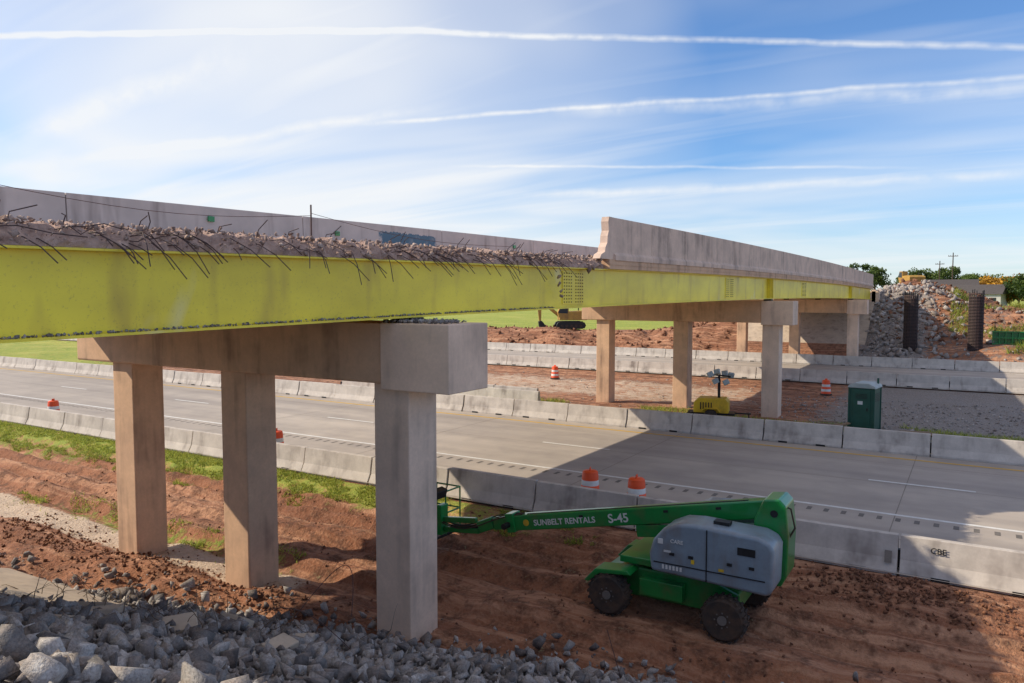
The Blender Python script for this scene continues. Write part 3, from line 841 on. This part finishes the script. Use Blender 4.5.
# ---------------------------------------------------------------- trees
def leaves(centers,rads,per,size,seed):
    r=np.random.default_rng(seed); Vs=[];A=[]
    for c,rad in zip(centers,rads):
        n=per; d=r.normal(size=(n,3)); d/=np.linalg.norm(d,axis=1)[:,None]; p=c+d*rad*(r.random((n,1))**.45)*np.array([1,1,.75])
        u=r.normal(size=(n,3)); u/=np.linalg.norm(u,axis=1)[:,None]; w=np.cross(u,r.normal(size=(n,3))); w/=np.linalg.norm(w,axis=1)[:,None]
        s=size*(.6+.8*r.random((n,1))); q=np.stack([p-u*s*.5,p+w*s*.35,p+u*s*.5,p-w*s*.35],1)
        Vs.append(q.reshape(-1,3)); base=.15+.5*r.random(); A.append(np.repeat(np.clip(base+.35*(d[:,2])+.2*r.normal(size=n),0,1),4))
    V=np.concatenate(Vs); return V,np.arange(len(V)).reshape(-1,4),np.concatenate(A)
def tree(x,y,H,W,mat,seed,size=.45):
    rr=random.Random(seed); e=empty('tree',(x,y,h(x,y)-.1)); g=G()
    g.tube([(0,0,0),(rr.uniform(-.1,.1),0,H*.3),(rr.uniform(-.3,.3),rr.uniform(-.3,.3),H*.75)],[H*.03,H*.022,H*.008],8)
    C=[];Rd=[]
    for i in range(9):
        a=rr.uniform(0,6.28); z0=H*rr.uniform(.25,.6); t=Vector((math.cos(a)*W*.4*rr.uniform(.6,1),math.sin(a)*W*.4*rr.uniform(.6,1),z0+H*rr.uniform(.1,.3)))
        g.tube([(0,0,z0),t*.5+Vector((0,0,z0*.5+.2)),t],[H*.012,H*.008,H*.003],5)
        C.append(np.array(t)); Rd.append(W*rr.uniform(.14,.24))
    for i in range(14):
        a=rr.uniform(0,6.28); q=rr.random()**.6*W*.4; z=H*rr.uniform(.4,.93); C.append(np.array((math.cos(a)*q*(1.2-z/H*.6),math.sin(a)*q*(1.2-z/H*.6),z))); Rd.append(W*rr.uniform(.10,.2))
    g.obj('trunk_limbs','bark',e)
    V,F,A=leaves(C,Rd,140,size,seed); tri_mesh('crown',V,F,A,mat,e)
def at(px,F):
    t=(px-512)/755; return F*(-.5225+.8526*t),F*(.8526+.5225*t)
TR=[(-135,222,15,11,'leaf'),]
for px,F,H,W,mt in ((1010,140,6.8,7,'leaf_o'),(993,160,7.5,8,'leaf_o'),(1026,135,7.2,8,'leaf'),(1000,185,9.5,9,'leaf'),(976,185,9,9,'leaf'),(962,190,8.5,8,'leaf'),(945,195,9.5,9,'leaf'),(930,200,10,9,'leaf'),(912,200,10,8,'leaf'),(862,170,9.0,7,'leaf'),(874,190,9.5,8,'leaf'),(585,150,15.5,8,'leaf'),(1060,160,9,10,'leaf'),(1090,170,10,10,'leaf_o'),(962,260,11,12,'leaf'),(1018,180,9.5,10,'leaf_o')):
    x,y=at(px,F); TR.append((x,y,H,W,mt))
for i,(x,y,H,W,mt) in enumerate(TR): tree(x,y,H,W,mt,100+i)
C=[];Rd=[]
for i in range(620):
    x=random.uniform(-620,420); y=330+random.uniform(0,60)+.0003*(x)**2*.2
    z=h(x,y); Hh=random.uniform(5,12)
    C.append(np.array((x,y,z+Hh*.55))); Rd.append(Hh*.55)
V,F,A=leaves(C,Rd,45,1.7,5); tri_mesh('distant_tree_line',V,F,A,'leaf')
def house(px,F,w,d,hh):
    x,y=at(px,F); e=empty('house',(x,y,h(x,y)-.1),R(random.uniform(-20,20)))
    G().box((0,0,hh/2),(w,d,hh)).obj('walls','wallm',e)
    G().prism([(-d/2-.4,hh),(d/2+.4,hh),(0,hh+d*.3)],'x',-w/2-.3,w/2+.3).obj('roof','roofm',e)
    g=G()
    for i in range(4): g.box((-w*.36+i*w*.24,-d/2-.01,hh*.55),(1.1,.06,1.3))
    g.obj('windows','glass',e)
house(975,140,9,6,2.8); house(950,155,9,6,2.8)
for px,F,H in ((951,175,12),(938,190,11),(984,230,10)):
    x,y=at(px,F); e=empty('utility_pole',(x,y,h(x,y)-.2)); g=G(); g.tube([(0,0,0),(0,0,H)],[.16,.1],8); g.box((0,0,H-.8),(2.0,.12,.14))
    for k_ in(-.9,-.5,.5,.9): g.box((k_,0,H-.65),(.08,.08,.2))
    g.obj('pole_crossarm','bark',e)
# ---------------------------------------------------------------- world
w=bpy.data.worlds.new('World'); sc.world=w; w.use_nodes=True; nt=w.node_tree
bg=nt.nodes['Background']; bg.inputs['Strength'].default_value=.15
EL,AZ=34,116
sky=nt.nodes.new('ShaderNodeTexSky'); sky.sky_type='NISHITA'; sky.sun_disc=False
sky.sun_elevation=R(EL); sky.sun_rotation=R(-AZ); sky.air_density=1.0; sky.dust_density=.4; sky.ozone_density=2.5
tc=nt.nodes.new('ShaderNodeTexCoord').outputs['Generated']
sx=nt.nodes.new('ShaderNodeSeparateXYZ'); nt.links.new(tc,sx.inputs[0])
zz=mth(nt,'MAXIMUM',sx.outputs[2],0.0); den=mth(nt,'ADD',zz,.12)
cx=nt.nodes.new('ShaderNodeCombineXYZ')
nt.links.new(mth(nt,'DIVIDE',sx.outputs[0],den),cx.inputs[0]); nt.links.new(mth(nt,'DIVIDE',sx.outputs[1],den),cx.inputs[1])
pr=cx.outputs[0]
def vrot(v,a,s):
    m=nt.nodes.new('ShaderNodeMapping'); m.inputs['Rotation'].default_value=(0,0,R(a)); m.inputs['Scale'].default_value=s; nt.links.new(v,m.inputs[0]); return m.outputs[0]
c1=nz(nt,vrot(pr,-28,(.45,1.0,1)),.9,4,.55,None,.5)
c2=nz(nt,vrot(pr,-20,(.25,1.8,1)),1.4,4,.6,None,.6)
cl=mth(nt,'ADD',mr(nt,c1,.42,.78,0,.5),mr(nt,c2,.5,.8,0,.28))
def dirv(px,py):
    th_=R(3.45); a=R(31.5); cxx=(px-512)/755; cy=(341.5-py)/755
    Fw=math.cos(th_)+cy*math.sin(th_); Zz=-math.sin(th_)+cy*math.cos(th_)
    v=Vector((-math.sin(a)*Fw+math.cos(a)*cxx,math.cos(a)*Fw+math.sin(a)*cxx,Zz)); return v.normalized()
def dot(v):
    n=nt.nodes.new('ShaderNodeVectorMath'); n.operation='DOT_PRODUCT'; nt.links.new(tc,n.inputs[0]); n.inputs[1].default_value=v; return n.outputs['Value']
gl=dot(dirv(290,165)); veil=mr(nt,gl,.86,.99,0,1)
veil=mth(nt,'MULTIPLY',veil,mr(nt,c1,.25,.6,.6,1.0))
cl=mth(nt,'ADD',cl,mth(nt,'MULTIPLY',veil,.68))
wob=nz(nt,tc,9,4,.6); wob2=nz(nt,tc,26,4,.7)
def contrail(p1,p2,width,amt):
    global cl
    d1,d2=dirv(*p1),dirv(*p2); n=d1.cross(d2).normalized()
    d=mth(nt,'ADD',dot(n),mth(nt,'MULTIPLY',mth(nt,'SUBTRACT',wob,.5),width*2.4))
    line=mr(nt,mth(nt,'ABSOLUTE',d),width,width*.1,0,1)
    line=mth(nt,'MULTIPLY',line,mr(nt,wob2,.3,.6,.35,1))
    al=(d2-d1*d1.dot(d2)).normalized()
    tt=dot(al); tot=d2.dot(al)
    line=mth(nt,'MULTIPLY',line,mr(nt,tt,-.03,.06,0,amt))
    line=mth(nt,'MULTIPLY',line,mr(nt,tt,tot+.05,tot-.08,0,1))
    cl=mth(nt,'ADD',cl,line)
contrail((-60,36),(400,30),.0042,.6); contrail((330,30),(1100,49),.0048,.55)
contrail((380,122),(1090,72),.0038,.45); contrail((560,112),(1090,84),.011,.32)
contrail((470,166),(880,168),.0026,.35); contrail((520,196),(1090,172),.007,.32)
contrail((60,165),(420,108),.008,.22); contrail((0,150),(240,60),.02,.2)
cl=mth(nt,'ADD',cl,mr(nt,sx.outputs[2],.15,.0,0,.5))
cl=mth(nt,'MINIMUM',cl,.93)
skc=mix(nt,1.0,sky.outputs[0],(.66,.87,1.12),'MULTIPLY')
col=mix(nt,cl,skc,(6.2,6.3,6.4))
col=mix(nt,mr(nt,sx.outputs[2],.40,.75,0,.42),col,(6.0,5.0,4.0))  # invented warm glow high overhead, out of view, added to warm and brighten fill
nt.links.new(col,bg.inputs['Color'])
sd=bpy.data.lights.new('sun','SUN'); sd.energy=5.0; sd.angle=R(.5); sd.color=(1,.86,.65)
so=bpy.data.objects.new('sun',sd); COL.objects.link(so)
az=R(AZ); dv=Vector((-math.sin(az)*math.cos(R(EL)),math.cos(az)*math.cos(R(EL)),math.sin(R(EL))))
so.rotation_euler=dv.to_track_quat('Z','Y').to_euler(); so.location=(-30,0,40)
cd=bpy.data.cameras.new('camera'); cd.lens=755/1024*36; cd.sensor_width=36; cd.clip_end=8000; cd.clip_start=.1
co=bpy.data.objects.new('camera',cd); COL.objects.link(co); co.location=(0,0,6); co.rotation_euler=(R(90-3.45),0,R(31.5)); sc.camera=co
